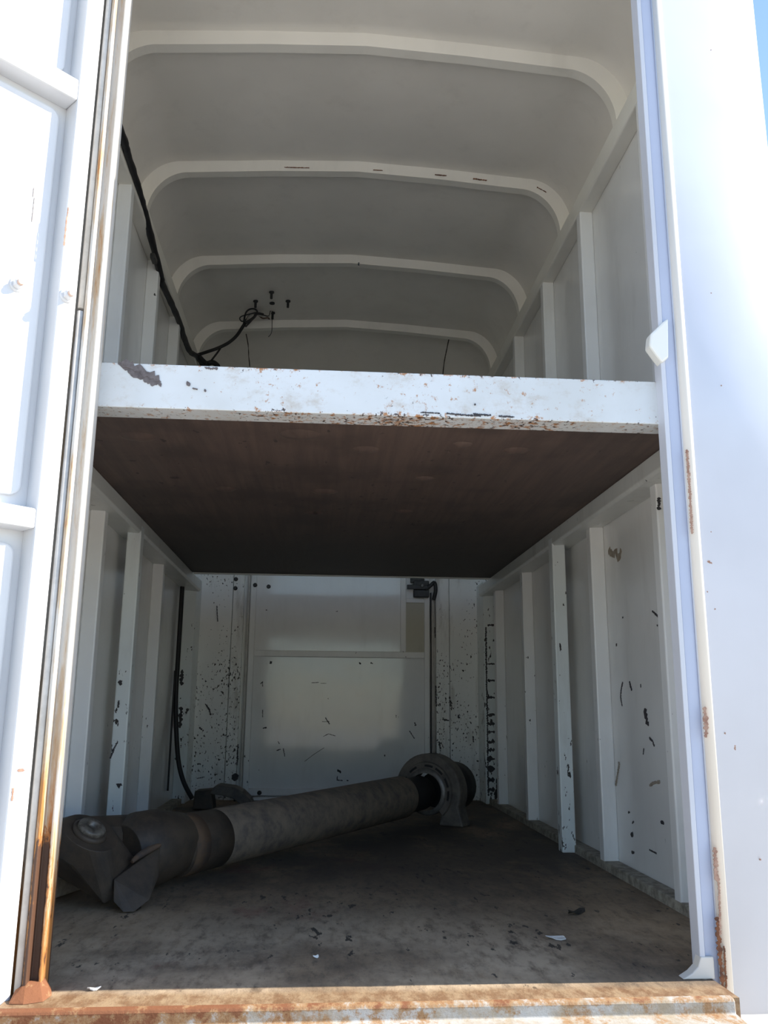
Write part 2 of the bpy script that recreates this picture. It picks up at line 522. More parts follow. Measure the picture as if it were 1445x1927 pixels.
# outer roof over it
m = MB(); n = len(outer)
vs = [(x, y, z) for y in (0.0, YB + 0.05) for x, z in outer]
fs = [(i, i + 1, n + i + 1, n + i) for i in range(n - 1)]
m.add(vs, fs, True)
roof = m.build('roof', M_ext)
tag(roof, 'white outer roof skin of the truck body', None, 'structure')
so_ = roof.modifiers.new('solid', 'SOLIDIFY'); so_.thickness = 0.01

RIB_Y = [0.60, 1.217, 1.887, 2.545]
lo = arch(0.0, 0.745, 2.15, 20, 0.145)
hi = arch(0.045, 0.795, 2.15, 20, 0.17)
for k, y in enumerate(RIB_Y):
    m = MB(); n = len(lo)
    vs = []
    for (x, z), (X, Z) in zip(lo, hi):
        vs += [(X, y - 0.012, Z), (x, y, z), (x, y + 0.034, z), (X, y + 0.036, Z)]
    fs = []
    for i in range(n - 1):
        for j in range(4):
            fs.append((i * 4 + j, i * 4 + (j + 1) % 4, (i + 1) * 4 + (j + 1) % 4, (i + 1) * 4 + j))
    m.add(vs, fs, False)
    m.f += [[0, 1, 2, 3], [(n - 1) * 4 + j for j in (3, 2, 1, 0)]]; m.sm += [False, False]
    r = m.build('roof_rib', M_rib, ceiling)
# rust nicks on the ribs' front faces
scuff(ceiling, 'rib_rust_nicks', M_rusty, [([(535, 315), (582, 316)], 0.004), ([(702, 320), (720, 321)], 0.003), ([(818, 329), (840, 331)], 0.004), ([(890, 336), (916, 340)], 0.006), ([(1010, 352), (1028, 362)], 0.004)], ax='y', val=1.212, side=-1)
scuff(ceiling, 'blue_paint_spot', simple('blue_spot', (0.02, 0.06, 0.10), 0.5), [([(675, 494), (675, 500)], 0.008)], ax='y', val=1.884, side=-1)
def lining_hit(u, v):
    """point where a sight line meets the roof lining (arched section, rolled down at the back)"""
    d = CR * ((u - 722.5) / FPX) + CD * ((v - 963.5) / FPX) + CF
    t = 1.5
    for _ in range(4000):
        q = CAM + d * t
        zi = inner[0][1]
        for (xa, za), (xb, zb_) in zip(inner[:-1], inner[1:]):
            if xa <= q.x <= xb:
                zi = za + (zb_ - za) * (q.x - xa) / (xb - xa)
        sy = min(max((q.y - 2.62) / 0.36, 0.0), 1.0)
        zi -= 0.30 * (1 - math.sqrt(1 - sy * sy))
        if q.z >= zi or q.y > 2.975:
            return q
        t += 0.001
    return q
# screws hanging from the roof and a wire hole
for u, v in ((511, 549), (481, 566), (542, 566), (513, 588)):
    p = lining_hit(u, v)
    MB().lathe(p, (0, 0, -1), [(-0.01, 0.012), (0.006, 0.012), (0.008, 0.006), (0.036, 0.006)], 10).build('screw', M_steel, ceiling)
p = lining_hit(512, 570)
MB().lathe(p, (0, 0, -1), [(-0.01, 0.013), (0.005, 0.013)], 14).build('wire_grommet', M_rub, ceiling)
# cracked seams at the back of the roof lining
for pts in ([(463, 628), (467, 650), (468, 670), (470, 690)], [(845, 636), (841, 655), (836, 680), (833, 706)]):
    P = [lining_hit(u, v) for u, v in pts]
    m = MB()
    m.tube(spline(P, 5), 0.003, 6)
    m.build('seam', M_crack, ceiling)

# ------------------------------------------------------------------ rails and posts on the side walls
def wall_parts(parent, sgn, XW, posts_lo, posts_hi, ybox):
    X = lambda d: XW - sgn * d      # d: distance from the wall into the room
    # lower support angle under the shelf
    def frame(p, q, t): return (X(p), t, q)
    prof = [(0.0, 1.016), (0.078, 1.010), (0.085, 1.018), (0.085, 1.061), (0.079, 1.061), (0.079, 1.024), (0.0, 1.024)]
    MB().prism(prof, frame, 0.10, 2.76).build('shelf_rail', M_rail, parent, bevel=0.002)
    # upper cant rail
    prof = [(0.0, 2.095), (0.043, 2.095), (0.046, 2.10), (0.046, 2.158), (0.03, 2.168), (0.0, 2.168)]
    MB().prism(prof, frame, 0.03, 2.95).build('cant_rail', M_rib, parent, bevel=0.003)
    for k, y in enumerate(posts_lo):
        a, b = sorted((X(0.0), X(0.045)))
        MB().box(a, b, y, y + 0.04, 0.0, 1.017).build('post', M_post, parent, bevel=0.004)
    for y in posts_hi:
        a, b = sorted((X(0.0), X(0.045)))
        MB().box(a, b, y, y + 0.04, 1.062, 2.096).build('post', M_post, parent, bevel=0.004)
    # square box post proud of the rail
    a, b = sorted((X(0.040), X(0.086)))
    MB().box(a, b, ybox, ybox + 0.05, 0.0, 1.040).build('box_post', M_postworn, parent, bevel=0.004)
    # corner post
    a, b = sorted((X(0.0), X(0.062)))
    return MB().box(a, b, 2.78, 2.96, 0.0, 1.09).build('corner_post', M_postworn, parent, bevel=0.004)

wall_parts(wr, 1, XR, [0.48, 1.03, 1.97, 2.55], [0.415, 0.985, 1.485, 1.995], 1.33)
wall_parts(wl, -1, XL, [0.46, 0.955, 1.94], [0.46, 0.955, 1.445, 1.93], 1.275)

# black exposed bands on the right corner post
bands = []
for v, h in ((1177, 4), (1250, 3), (1281, 5), (1313, 5), (1346, 5), (1363, 6), (1378, 5), (1397, 9), (1412, 6), (1429, 9), (1447, 12), (1468, 10), (1487, 8)):
    bands.append(([(917, v), (931, v - 1)], h * 0.0030))
scuff(wr, 'bare_band_marks', M_chip, bands + [([(914, 1180), (915, 1260), (917, 1350), (918, 1440), (919, 1498)], 0.009)], ax='y', val=2.779, side=-1)
# marks on the lower right wall
scuff(wr, 'scuff_marks', M_chip, [([(1172, 1283), (1169, 1297), (1168, 1312), (1171, 1329)], 0.008), ([(1185, 1282), (1189, 1300)], 0.008), ([(1206, 1287), (1206, 1294)], 0.008),
    ([(1214, 1333), (1216, 1346), (1218, 1358), (1221, 1366)], 0.018), ([(1222, 1388), (1228, 1394), (1232, 1405)], 0.007), ([(1244, 1546), (1250, 1549)], 0.008),
    ([(1183, 1530), (1185, 1527)], 0.006), ([(1187, 1570), (1192, 1571)], 0.014), ([(1189, 1604), (1194, 1605)], 0.008), ([(1193, 1545), (1190, 1550)], 0.006), ([(1222, 1599), (1236, 1606)], 0.004),
    ([(1160, 1213), (1161, 1214)], 0.008), ([(1172, 1161), (1173, 1163)], 0.006), ([(1236, 1176), (1238, 1178)], 0.006), ([(1228, 1150), (1239, 1160)], 0.005), ([(1212, 1408), (1211, 1420)], 0.003)], ax='x', val=XR, side=-1)
scuff(wr, 'brown_smudges', M_smudge, [([(1145, 1035), (1152, 1046), (1158, 1036), (1163, 1047), (1170, 1036)], 0.028), ([(1166, 1434), (1163, 1455), (1159, 1478)], 0.010), ([(1223, 1478), (1232, 1473), (1243, 1471)], 0.008)], ax='x', val=XR, side=-1)
scuff(wr, 'dark_notches', M_chip, [([(1240, 936), (1239, 960)], 0.010)], ax='y', val=0.479, side=-1)
# small dark clip and smudge on the upper left rail
p = at(287, 489, x=-0.735)
MB().box(p.x - 0.004, p.x + 0.014, p.y - 0.03, p.y + 0.02, p.z - 0.008, p.z + 0.012).build('cable_clip', M_steel, wl, bevel=0.003)
scuff(wl, 'scuff_marks', M_chip, [([(147, 1443), (153, 1444), (158, 1442)], 0.012), ([(133, 1443), (134, 1444)], 0.010)], ax='x', val=XL, side=1)
scuff(wl, 'post_scratches', M_chip, [([(222, 1395), (214, 1410), (207, 1428)], 0.006), ([(219, 1475), (224, 1480), (228, 1474)], 0.012), ([(226, 1280), (227, 1290)], 0.012), ([(224, 1318), (222, 1332)], 0.006)], ax='y', val=1.274, side=-1)
scuff(wl, 'bare_patches', M_chip, [([(343, 1260), (342, 1275), (341, 1290)], 0.022), ([(341, 1330), (340, 1350), (339, 1370)], 0.022)], ax='y', val=2.779, side=-1)

# ledge boards along the floor
t1 = MB().box(XR - 0.046, XR, 0.0, 2.78, -0.005, 0.024).build('trim_1', M_ledge, bevel=0.003)
tag(t1, 'dusty board ledge along the foot of the right wall', None, 'structure')
t2 = MB().box(XL, XL + 0.046, 0.0, 2.78, -0.005, 0.024).build('trim_2', M_ledge, bevel=0.003)
tag(t2, 'dusty board ledge along the foot of the left wall', None, 'structure')

# ------------------------------------------------------------------ rear: scuffed side panels and the inner door
Y0 = 2.97
MB().box(XL, -0.556, 2.955, YB, 0.0, 1.75).build('side_panel', M_back, wb, bevel=0.003)
MB().box(-0.553, -0.497, 2.945, YB, 0.0, 1.75).build('hinge_strip', M_back, wb, bevel=0.003)
MB().box(0.581, XR, 2.955, YB, 0.0, 1.75).build('side_panel', M_back, wb, bevel=0.003)
MB().box(0.508, 0.578, 2.945, YB, 0.0, 1.75).build('frame_strip', M_back, wb, bevel=0.003)
for u, v in ((444, 1090), (443, 1107)):
    p = at(u, v, y=2.945)
    MB().lathe(p, (0, -1, 0), [(-0.01, 0.011), (0.004, 0.011), (0.008, 0.006)], 14).build('bolt_head', M_steel, wb)
MB().box(-0.497, 0.508, 2.94, YB, 0.0, 0.016).build('threshold', M_post, wb, bevel=0.002)
MB().box(-0.478, -0.468, 2.950, 2.962, 0.02, 1.75).build('seal_strip', M_hinge, wb, bevel=0.002)

d2 = MB().box(-0.462, 0.474, 2.968, 2.985, 0.024, 1.75).build('door_2', M_backdoor)
tag(d2, 'white glossy inner door with framed panels in the rear wall', None, 'structure')
fy0, fy1 = 2.950, 2.969
MB().box(-0.464, -0.434, fy0, fy1, 0.022, 1.75).build('door_stile', M_post, d2, bevel=0.003)
MB().box(0.448, 0.476, fy0, fy1, 0.022, 1.75).build('door_stile', M_post, d2, bevel=0.003)
MB().box(-0.434, 0.448, fy0, fy1, 0.706, 0.738).build('door_crossbar', M_post, d2, bevel=0.003)
MB().box(-0.434, 0.448, fy0, fy1, 0.022, 0.056).build('door_bottom_rail', M_post, d2, bevel=0.003)
MB().box(0.322, 0.351, fy0, fy1, 0.738, 1.75).build('door_divider', M_post, d2, bevel=0.003)
MB().box(0.351, 0.448, fy0, fy1, 0.996, 1.018).build('door_divider', M_post, d2, bevel=0.003)
M_olive = paint('stained_small_panel', (0.50, 0.48, 0.39), 0.35, chip=0.95, grime=0.8)
MB().box(0.351, 0.448, 2.963, 2.969, 0.738, 0.996).build('small_panel', M_olive, d2)
for u, v in ((480, 1101), (505, 1103), (488, 1492)):
    p = at(u, v, y=2.95)
    back = 0.02 if u > 500 else 0.0
    p.y += back
    MB().lathe(p, (0, -1, 0), [(-0.01, 0.011), (0.004, 0.011), (0.008, 0.006)], 14).build('bolt_head', M_steel, d2)
rod = MB().lathe((0.492, 2.942, 0.03), (0, 0, 1), [(0, 0.0075), (1.02, 0.0075)], 12).build('lock_rod', M_hinge, d2)
MB().box(0.480, 0.4845, 2.945, 2.965, 0.03, 1.05).build('rod_edge', M_rub, d2)
# over-centre latch
L = MB()
L.box(0.388, 0.470, 2.918, 2.95, 1.022, 1.062)
L.box(0.388, 0.470, 2.922, 2.95, 1.062, 1.11)
latch = L.build('latch_case', M_steel, d2, bevel=0.004)
MB().box(0.352, 0.462, 2.912, 2.92, 1.062, 1.086).build('latch_bolt', M_steel, latch, bevel=0.003)
MB().lathe((0.432, 2.93, 1.082), (0, -1, 0), [(0, 0.011), (0.02, 0.011), (0.024, 0.006)], 14).build('latch_pivot', M_ring, latch)
MB().tube(spline([(0.45, 2.925, 1.06), (0.478, 2.918, 1.085), (0.498, 2.92, 1.10), (0.505, 2.925, 1.06), (0.495, 2.935, 1.01)], 5), 0.010, 8).build('latch_handle', M_steel, latch)
MB().box(0.372, 0.445, 2.93, 2.95, 1.10, 1.16).build('latch_bracket', M_steel, latch, bevel=0.003)
# black scuffs on the door
scuff(d2, 'scuff_marks', M_chip, [([(508, 1244), (511, 1249)], 0.014), ([(490, 1287), (494, 1283), (494, 1292)], 0.006), ([(586, 1285), (600, 1284)], 0.004), ([(603, 1286), (614, 1286)], 0.003), ([(676, 1246), (679, 1250)], 0.010), ([(697, 1247), (702, 1249)], 0.010),
    ([(780, 1359), (782, 1366)], 0.012), ([(635, 1448), (641, 1455)], 0.020), ([(635, 1460), (634, 1468), (645, 1469)], 0.006), ([(652, 1469), (656, 1469)], 0.008), ([(606, 1358), (620, 1358)], 0.003), ([(612, 1350), (620, 1363)], 0.006),
    ([(608, 1386), (618, 1381), (631, 1385)], 0.004), ([(494, 1370), (502, 1370)], 0.010), ([(494, 1335), (494, 1350)], 0.005), ([(520, 1412), (528, 1410)], 0.007), ([(533, 1408), (536, 1424)], 0.005), ([(724, 1424), (724, 1420)], 0.008),
    ([(632, 1151), (636, 1150)], 0.006), ([(500, 1148), (503, 1148)], 0.005), ([(573, 1433), (590, 1420), (610, 1407)], 0.003), ([(770, 1375), (780, 1390)], 0.006), ([(523, 1395), (526, 1400)], 0.005)], ax='y', val=2.968, side=-1)
scuff(wb, 'panel_scuffs', M_chip, [([(386, 1324), (393, 1335), (397, 1346)], 0.010), ([(375, 1368), (380, 1374)], 0.010), ([(408, 1140), (409, 1160), (410, 1170)], 0.005), ([(366, 1155), (376, 1157)], 0.006), ([(832, 1354), (845, 1356)], 0.012),
    ([(852, 1440), (854, 1450)], 0.008), ([(862, 1345), (864, 1352)], 0.014), ([(890, 1385), (891, 1397)], 0.008), ([(902, 1429), (905, 1429)], 0.014), ([(443, 1455), (442, 1470)], 0.030), ([(448, 1400), (446, 1440)], 0.009), ([(370, 1465), (385, 1462)], 0.005),
    ([(820, 1290), (821, 1330)], 0.008), ([(818, 1180), (819, 1200)], 0.006), ([(826, 1395), (829, 1410)], 0.010), ([(846, 1310), (847, 1330)], 0.008)], ax='y', val=2.944, side=-1)
MB().hull([Vector(p) for p in ((-0.50, 2.90, 0.0), (-0.455, 2.90, 0.0), (-0.50, 2.90, 0.045), (-0.46, 2.90, 0.04), (-0.50, 2.94, 0.0), (-0.455, 2.94, 0.0), (-0.50, 2.94, 0.05), (-0.46, 2.94, 0.045))]).build('rubber_block', M_rub, wb)

# ------------------------------------------------------------------ sleeping shelf
sh = thing('shelf', (0.0, 0.03, 1.016), 'full-width plywood shelf with a rusty white steel beam along its front edge', 'shelf')
prof = [(0.030, 1.016), (0.094, 1.016), (0.094, 1.021), (0.036, 1.021), (0.036, 1.102), (0.094, 1.102), (0.094, 1.107), (0.030, 1.107)]
beam = MB().prism(prof, lambda p, q, t: (t, p, q), XL + 0.002, XR - 0.002).build('front_beam', M_beam, sh, bevel=0.0015)
# beam material works in object space: shift object data so z reads as height
for me_ in (beam.data,):
    pass
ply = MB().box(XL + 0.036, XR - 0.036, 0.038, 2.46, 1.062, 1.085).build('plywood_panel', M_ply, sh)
MB().prism([(2.452, 1.055), (2.474, 1.055), (2.474, 1.095), (2.470, 1.095), (2.470, 1.0595), (2.452, 1.0595)], lambda p, q, t: (t, p, q), XL + 0.09, XR - 0.09).build('back_lip', M_rail, sh)
# big flake of missing paint on the beam face
scuff(beam, 'bare_metal_scrape', M_greychip, [([(222, 684), (240, 690), (258, 700), (275, 708), (290, 715), (302, 721)], 0.022), ([(352, 718), (356, 727)], 0.010), ([(362, 731), (372, 733)], 0.004), ([(384, 736), (388, 735)], 0.007), ([(228, 684), (252, 692), (280, 706), (300, 716)], 0.020), ([(240, 696), (270, 711), (296, 724)], 0.012), ([(298, 724), (304, 722)], 0.010),
    ([(385, 691), (400, 694), (410, 693)], 0.006)], label='grey bare metal showing through chipped paint', ax='y', val=0.030, side=-1)
scuff(beam, 'scratches', M_chip, [([(792, 776), (828, 778)], 0.003), ([(840, 778), (870, 781), (905, 783)], 0.004), ([(890, 779), (924, 782)], 0.004), ([(938, 783), (968, 785)], 0.0035), ([(892, 762), (895, 762)], 0.006)], ax='y', val=0.030, side=-1)
# raised grain swellings in the underside of the plywood
for k, (u, v, r) in enumerate(((260, 822, 0.05), (565, 818, 0.055), (688, 846, 0.04), (870, 836, 0.028), (610, 925, 0.045), (972, 848, 0.04), (760, 962, 0.035), (800, 900, 0.03), (425, 920, 0.035), (590, 965, 0.035))):
    p = at(u, v, z=1.062)
    m = MB(); vs = []; nn = 18
    for j, (q, h) in enumerate(((1.0, 0.002), (0.75, -0.002), (0.45, -0.0055), (0.15, -0.007))):
        for i in range(nn):
            a = 2 * PI * i / nn
            vs.append((p.x + r * q * math.cos(a), p.y + r * 0.8 * q * math.sin(a), 1.062 + h))
    fs = [(j * nn + i, j * nn + (i + 1) % nn, (j + 1) * nn + (i + 1) % nn, (j + 1) * nn + i) for j in range(3) for i in range(nn)] + [tuple(3 * nn + i for i in range(nn))]
    m.add(vs, fs, True)
    m.build('knot_swelling', M_ply, ply)

# ------------------------------------------------------------------ sill, jambs and outer front panel
t3 = MB().prism([(-0.10, 0.001), (-0.104, 0.003), (-0.117, 0.002), (-0.120, -0.002), (-0.121, -0.019), (-0.235, -0.024), (-0.237, -0.10), (-0.04, -0.10), (-0.04, -0.031), (-0.10, -0.031)], lambda p, q, t: (t, p + 0.012 * t, q), -0.58, 0.585).build('trim_3', M_sill, bevel=0.002)
tag(t3, 'rust-eaten white steel sill along the front edge of the floor', None, 'structure')

# right jamb: cream reveal, recessed seal land, bead
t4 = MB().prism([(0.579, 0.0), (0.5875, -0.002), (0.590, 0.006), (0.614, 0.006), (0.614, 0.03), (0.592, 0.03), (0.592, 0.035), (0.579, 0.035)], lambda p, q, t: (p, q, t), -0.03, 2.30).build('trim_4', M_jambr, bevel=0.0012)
tag(t4, 'white right door jamb with a narrow reveal and recessed seal land', None, 'structure')
M_land_shade = paint('shade_tinted_seal_land', (0.50, 0.545, 0.68), 0.4, chip=1.02, grime=0.06)  # bluer, darker than the jamb: the recess's shade is painted into the colour
MB().box(0.5905, 0.6145, 0.0045, 0.0062, -0.03, 2.30).build('seal_land', M_land_shade, t4)
MB().lathe((0.624, 0.001, -0.03), (0, 0, 1), [(0, 0.0105), (2.33, 0.0105)], 16).build('bead', M_bead, t4)
# corner gusset at the foot of the right jamb
g = [(0.545, 0.0005), (0.602, 0.0005), (0.602, 0.036), (0.579, 0.036), (0.573, 0.020), (0.562, 0.010)]
MB().prism(g, lambda p, q, t: (p, t, q), -0.004, 0.02).build('corner_gusset', M_bead, t4, bevel=0.002)
# chips on the bead
scuff(t4, 'bare_chips', M_tanchip, [([(1292, 846), (1296, 900), (1299, 950), (1302, 1005)], 0.006), ([(1326, 1330), (1328, 1360), (1328, 1388)], 0.009), ([(1344, 1594), (1347, 1640), (1350, 1660)], 0.008), ([(1352, 1660), (1355, 1760)], 0.004), ([(1337, 1000), (1338, 1002)], 0.003)], ax='y', val=-0.0098, side=-1)
scuff(t4, 'rust_patches', M_rusty, [([(1349, 1725), (1352, 1770), (1357, 1830), (1361, 1865)], 0.009), ([(1335, 1880), (1345, 1888)], 0.012), ([(1362, 1780), (1366, 1850), (1364, 1890)], 0.004)], ax='y', val=-0.010, side=-1)
# bent strike tab
tabp = [(1258, 598), (1249, 604), (1224, 628), (1222, 650), (1232, 664), (1246, 682), (1259, 672)]
tp = [at(u, v, y=-0.008) for u, v in tabp]
MB().prism([(p.x, p.z) for p in tp], lambda p, q, t: (p, t, q), -0.008, 0.02).build('strike_tab', M_tab, t4, bevel=0.004)

# outer skin to the right, rounding back to the truck side
prof = [(0.612, 0.004), (0.63, 0.002), (0.655, 0.0020)]
for k in range(1, 19):
    s = k / 18
    prof.append((0.655 + 0.200 * s, 0.0020 + 0.024 * s ** 2.0))
xe, ye = prof[-1]
for k in range(1, 9):
    a = 0.32 + (PI / 2 - 0.32) * k / 8
    prof.append((xe + 0.022 * (math.sin(a) - math.sin(0.32)) / 1.0, ye + 0.03 * (math.cos(0.32) - math.cos(a))))
prof += [(0.874, 0.3), (0.874, YB + 0.06)]
m = MB(); n = len(prof)
vs = [(x, y, z) for z in (-0.056, 2.40) for x, y in prof]
m.add(vs, [(i, i + 1, n + i + 1, n + i) for i in range(n - 1)], True)
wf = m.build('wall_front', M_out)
so_ = wf.modifiers.new('solid', 'SOLIDIFY'); so_.thickness = 0.004; so_.offset = 1.0
tag(wf, 'white outer body panel right of the doorway with small stone chips', None, 'structure')
scuff(wf, 'stone_chips', M_tanchip, [([(1322, 711), (1324, 713)], 0.004), ([(1356, 725), (1357, 727)], 0.003), ([(1330, 1056), (1339, 1061)], 0.007), ([(1329, 1113), (1331, 1115)], 0.004), ([(1343, 1147), (1346, 1146)], 0.003), ([(1382, 1402), (1383, 1412)], 0.004), ([(1363, 1378), (1364, 1382)], 0.003),
    ([(1428, 1616), (1431, 1619)], 0.005), ([(1364, 1647), (1365, 1649)], 0.003), ([(1372, 1799), (1375, 1804)], 0.007), ([(1337, 551), (1338, 553)], 0.003), ([(1337, 94), (1338, 95)], 0.003), ([(1259, 275), (1260, 285)], 0.004), ([(1345, 1464), (1346, 1465)], 0.003), ([(1364, 1714), (1365, 1718)], 0.004)], ax='y', val=-0.0002, side=-1)
# header over the doorway and the front skin left of it
t8 = MB().box(0.587, 1.0, -0.19, -0.002, -0.085, -0.058).build('trim_8', M_bead, bevel=0.003)
tag(t8, 'cream ledge under the outer panel right of the doorway', None, 'structure')
hd = MB().box(-0.86, 0.86, 0.012, 0.04, 2.27, 2.46).build('trim_5', M_ext)
tag(hd, 'white header panel above the doorway', None, 'structure')
lf = MB().box(-0.86, -0.585, 0.012, 0.03, -0.12, 2.27).build('trim_6', M_ext)
tag(lf, 'white outer panel left of the doorway behind the open door', None, 'structure')

# left jamb: bright reveal, rusty channel, raised lip
jp = [(-0.5245, -0.040), (-0.5245, 0.0), (-0.531, 0.003), (-0.531, 0.03), (-0.60, 0.03), (-0.60, -0.030), (-0.5495, -0.030), (-0.5495, -0.055), (-0.5435, -0.056), (-0.5425, -0.051), (-0.5425, -0.033), (-0.531, -0.033), (-0.529, -0.041)]
t7 = MB().prism(jp, lambda p, q, t: (p, q, t), -0.02, 2.30).build('trim_7', M_jamb, bevel=0.0015)
tag(t7, 'rust-streaked white left door jamb', None, 'structure')
MB().hull([Vector(p) for p in ((-0.560, -0.085, 0.0), (-0.535, -0.088, 0.0), (-0.508, -0.075, 0.0), (-0.503, -0.045, 0.0), (-0.514, -0.01, 0.0), (-0.560, -0.01, 0.0), (-0.526, -0.040, 0.020), (-0.526, -0.012, 0.022), (-0.545, -0.050, 0.022), (-0.558, -0.045, 0.02), (-0.516, -0.055, 0.007))]).build('corner_gusset', M_sill, t7, bevel=0.004)

# ------------------------------------------------------------------ open door at the left
HV = Vector((-0.5625, -0.060, 0.0))
T = Vector((-0.722, -0.692, 0.0)).normalized()
Nn = Vector((0.692, -0.722, 0.0)).normalized()
Z = Vector((0, 0, 1))
DZ0, DZ1 = -0.16, 2.32
def slab(x0, x1, n0, n1, z0, z1):
    return MB().obox(HV, T, Nn, Z, x0, x1, n0, n1, z0, z1)
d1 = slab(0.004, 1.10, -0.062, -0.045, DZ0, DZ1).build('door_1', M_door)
tag(d1, 'sunlit white open door with a raised frame and bolts', None, 'structure')
D_T = 0.045
slab(0.0, 0.036, -D_T - 0.002, 0.0, DZ0, DZ1).build('door_stile', M_door, d1, bevel=0.004)
slab(1.06, 1.10, -D_T - 0.002, 0.0, DZ0, DZ1).build('door_stile', M_door, d1, bevel=0.004)
for z0, z1 in ((1.602, 1.648), (0.750, 0.786), (-0.16, -0.12), (2.28, 2.32)):
    slab(0.036, 1.06, -D_T - 0.002, -0.001, z0, z1).build('door_crossbar', M_door, d1, bevel=0.004)
# pressed inner panels with rounded corners between the bars
def inner_panel(z0, z1):
    x0, x1, r = 0.052, 1.045, 0.02
    pr = []
    for cx, cz, a0 in ((x1 - r, z1 - r, 0), (x0 + r, z1 - r, PI / 2), (x0 + r, z0 + r, PI), (x1 - r, z0 + r, 1.5 * PI)):
        for k in range(6):
            a = a0 + PI / 2 * k / 5
            pr.append((cx + r * math.cos(a), cz + r * math.sin(a)))
    MB().prism(pr, lambda p, q, t: HV + T * p + Z * q + Nn * t, -0.046, -0.034).build('door_panel', M_door, d1, bevel=0.004)
inner_panel(1.668, 2.26); inner_panel(0.81, 1.585); inner_panel(-0.10, 0.725)
# hinge barrel, in two lengths with a seam
for z0, z1 in ((-0.15, 1.174), (1.180, 2.30)):
    MB().lathe(Vector((-0.5565, -0.0500, z0)), (0, 0, 1), [(0, 0.0060), (z1 - z0, 0.0060)], 14).build('hinge_barrel', M_hinge, d1)
# bolts
def door_bolt(s, z, n0):
    o = HV + T * s + Z * z + Nn * n0
    bm_ = MB().lathe(o, Nn, [(-0.004, 0.0135), (0.0015, 0.0135), (0.0035, 0.0115)], 20).build('washer', M_door, d1)
    MB().lathe(o, Nn, [(0.0, 0.0095), (0.014, 0.0095), (0.0155, 0.008)], 6, smooth=False).build('nut', M_door, bm_)
    MB().lathe(o, Nn, [(0.010, 0.0062), (0.019, 0.0062), (0.0205, 0.005)], 14).build('bolt_end', M_boltm, bm_)
door_bolt(0.0205, 1.193, 0.0)
door_bolt(0.100, 1.196, -0.034)
# reddish scrape on the stile edge
def dscuff(marks, mat, name):
    m = MB()
    for s, z0, z1, wd, nn in marks:
        k = 8
        for j in range(k):
            a = z0 + (z1 - z0) * j / k; b = z0 + (z1 - z0) * (j + 1) / k
            e = random.uniform(0.4, 1.0) * wd
            vs = [HV + T * (s + q * e) + Nn * (nn + h) + Z * zz for h in (0, 0.0006) for q in (-0.5, 0.5) for zz in (a, b)]
            m.add(vs, [(4, 5, 7, 6), (0, 1, 5, 4), (2, 3, 7, 6)])
    o = m.build(name, mat, d1); o['kind'] = 'stuff'
dscuff([(0.035, 1.29, 1.35, 0.004, 0.0), (0.034, 1.35, 1.37, 0.003, 0.0), (0.03, 0.30, 0.32, 0.004, 0.0), (0.02, 0.345, 0.35, 0.014, 0.0)], M_tanchip, 'bare_chips')
dscuff([(0.085, 1.33, 1.38, 0.0016, -0.034), (0.088, 1.38, 1.40, 0.0016, -0.034)], M_greychip, 'scratch')

# ------------------------------------------------------------------ propeller shaft on the floor
AX = Vector((0.56, 0.828, 0.022)).normalized()
PA = Vector((-0.378, 0.985, 0.095))
H = Vector((0.828, -0.56, 0.0)).normalized()
V = H.cross(AX).normalized()
if V.z < 0: V = -V
ds = thing('propeller_shaft', (PA.x, PA.y, 0.0), 'long dusty steel propeller shaft with a universal joint lying across the floor', 'propeller shaft')
R0 = 0.0775
MB().lathe(PA, AX, [(0.0, R0 * 0.99), (0.004, R0), (1.08, R0 * 1.0), (1.092, R0 * 0.96)], 48).build('tube', M_tube, ds)
MB().lathe(PA, AX, [(-0.16, R0 * 0.99), (-0.155, R0 * 1.015), (-0.06, R0 * 1.005), (0.002, R0 * 0.995)], 48).build('weld_collar', M_yoke, ds, )['label'] = 'dark oily collar between the tube and the yoke'
MB().lathe(PA, AX, [(-0.15, R0 * 1.022), (-0.095, R0 * 1.022)], 48).build('rust_band', M_yrust, ds)
J = PA - AX * 0.485 + Vector((0, 0, 0.010))
FA = Vector((-0.97, 0.22, 0.03)).normalized()
e1 = (H * math.cos(math.radians(-33)) + V * math.sin(math.radians(-33)))
e2 = (H * math.cos(math.radians(57)) + V * math.sin(math.radians(57)))
def disc_pts(c, nrm, r, th, n=16, sq=1.0, ax=None):
    a = nrm.orthogonal().normalized() if ax is None else ax
    b = nrm.cross(a)
    return [c + nrm * t + a * (r * math.cos(2 * PI * i / n)) + b * (r * sq * math.sin(2 * PI * i / n)) for t in (-th, th) for i in range(n)]
# tube yoke: conical root and two ears along e1
yk = MB()
yk.lathe(J, AX, [(0.15, 0.066), (0.20, 0.092), (0.26, 0.092), (0.345, 0.076)], 36)
for sg, ln in ((-1, 0.080),):
    c = J + e1 * (sg * ln) + AX * 0.02
    pts = disc_pts(c, e1 * sg, 0.050, 0.022, 24, 1.0, AX)
    pts += disc_pts(J + AX * 0.23 + e1 * (sg * 0.050), AX, 0.050, 0.03, 14, 1.0)
    yk.hull(pts)
y1 = yk.build('tube_yoke', M_yoke, ds, bevel=0.008, seg=3)
# tapered ear reaching the floor
face = [(301, 1592, .67), (298, 1650, .62), (281, 1694, .555), (252, 1720, .525), (232, 1722, .52), (213, 1696, .53), (214, 1655, .55), (252, 1630, .60)]
pts = []
for u, v, yy in face:
    q = at(u, v, y=yy); q.z = max(q.z, 0.003)
    pts += [q, q - H * 0.045 + AX * 0.045]
MB().hull(pts).build('yoke_ear', M_yoke, ds, bevel=0.010, seg=3)
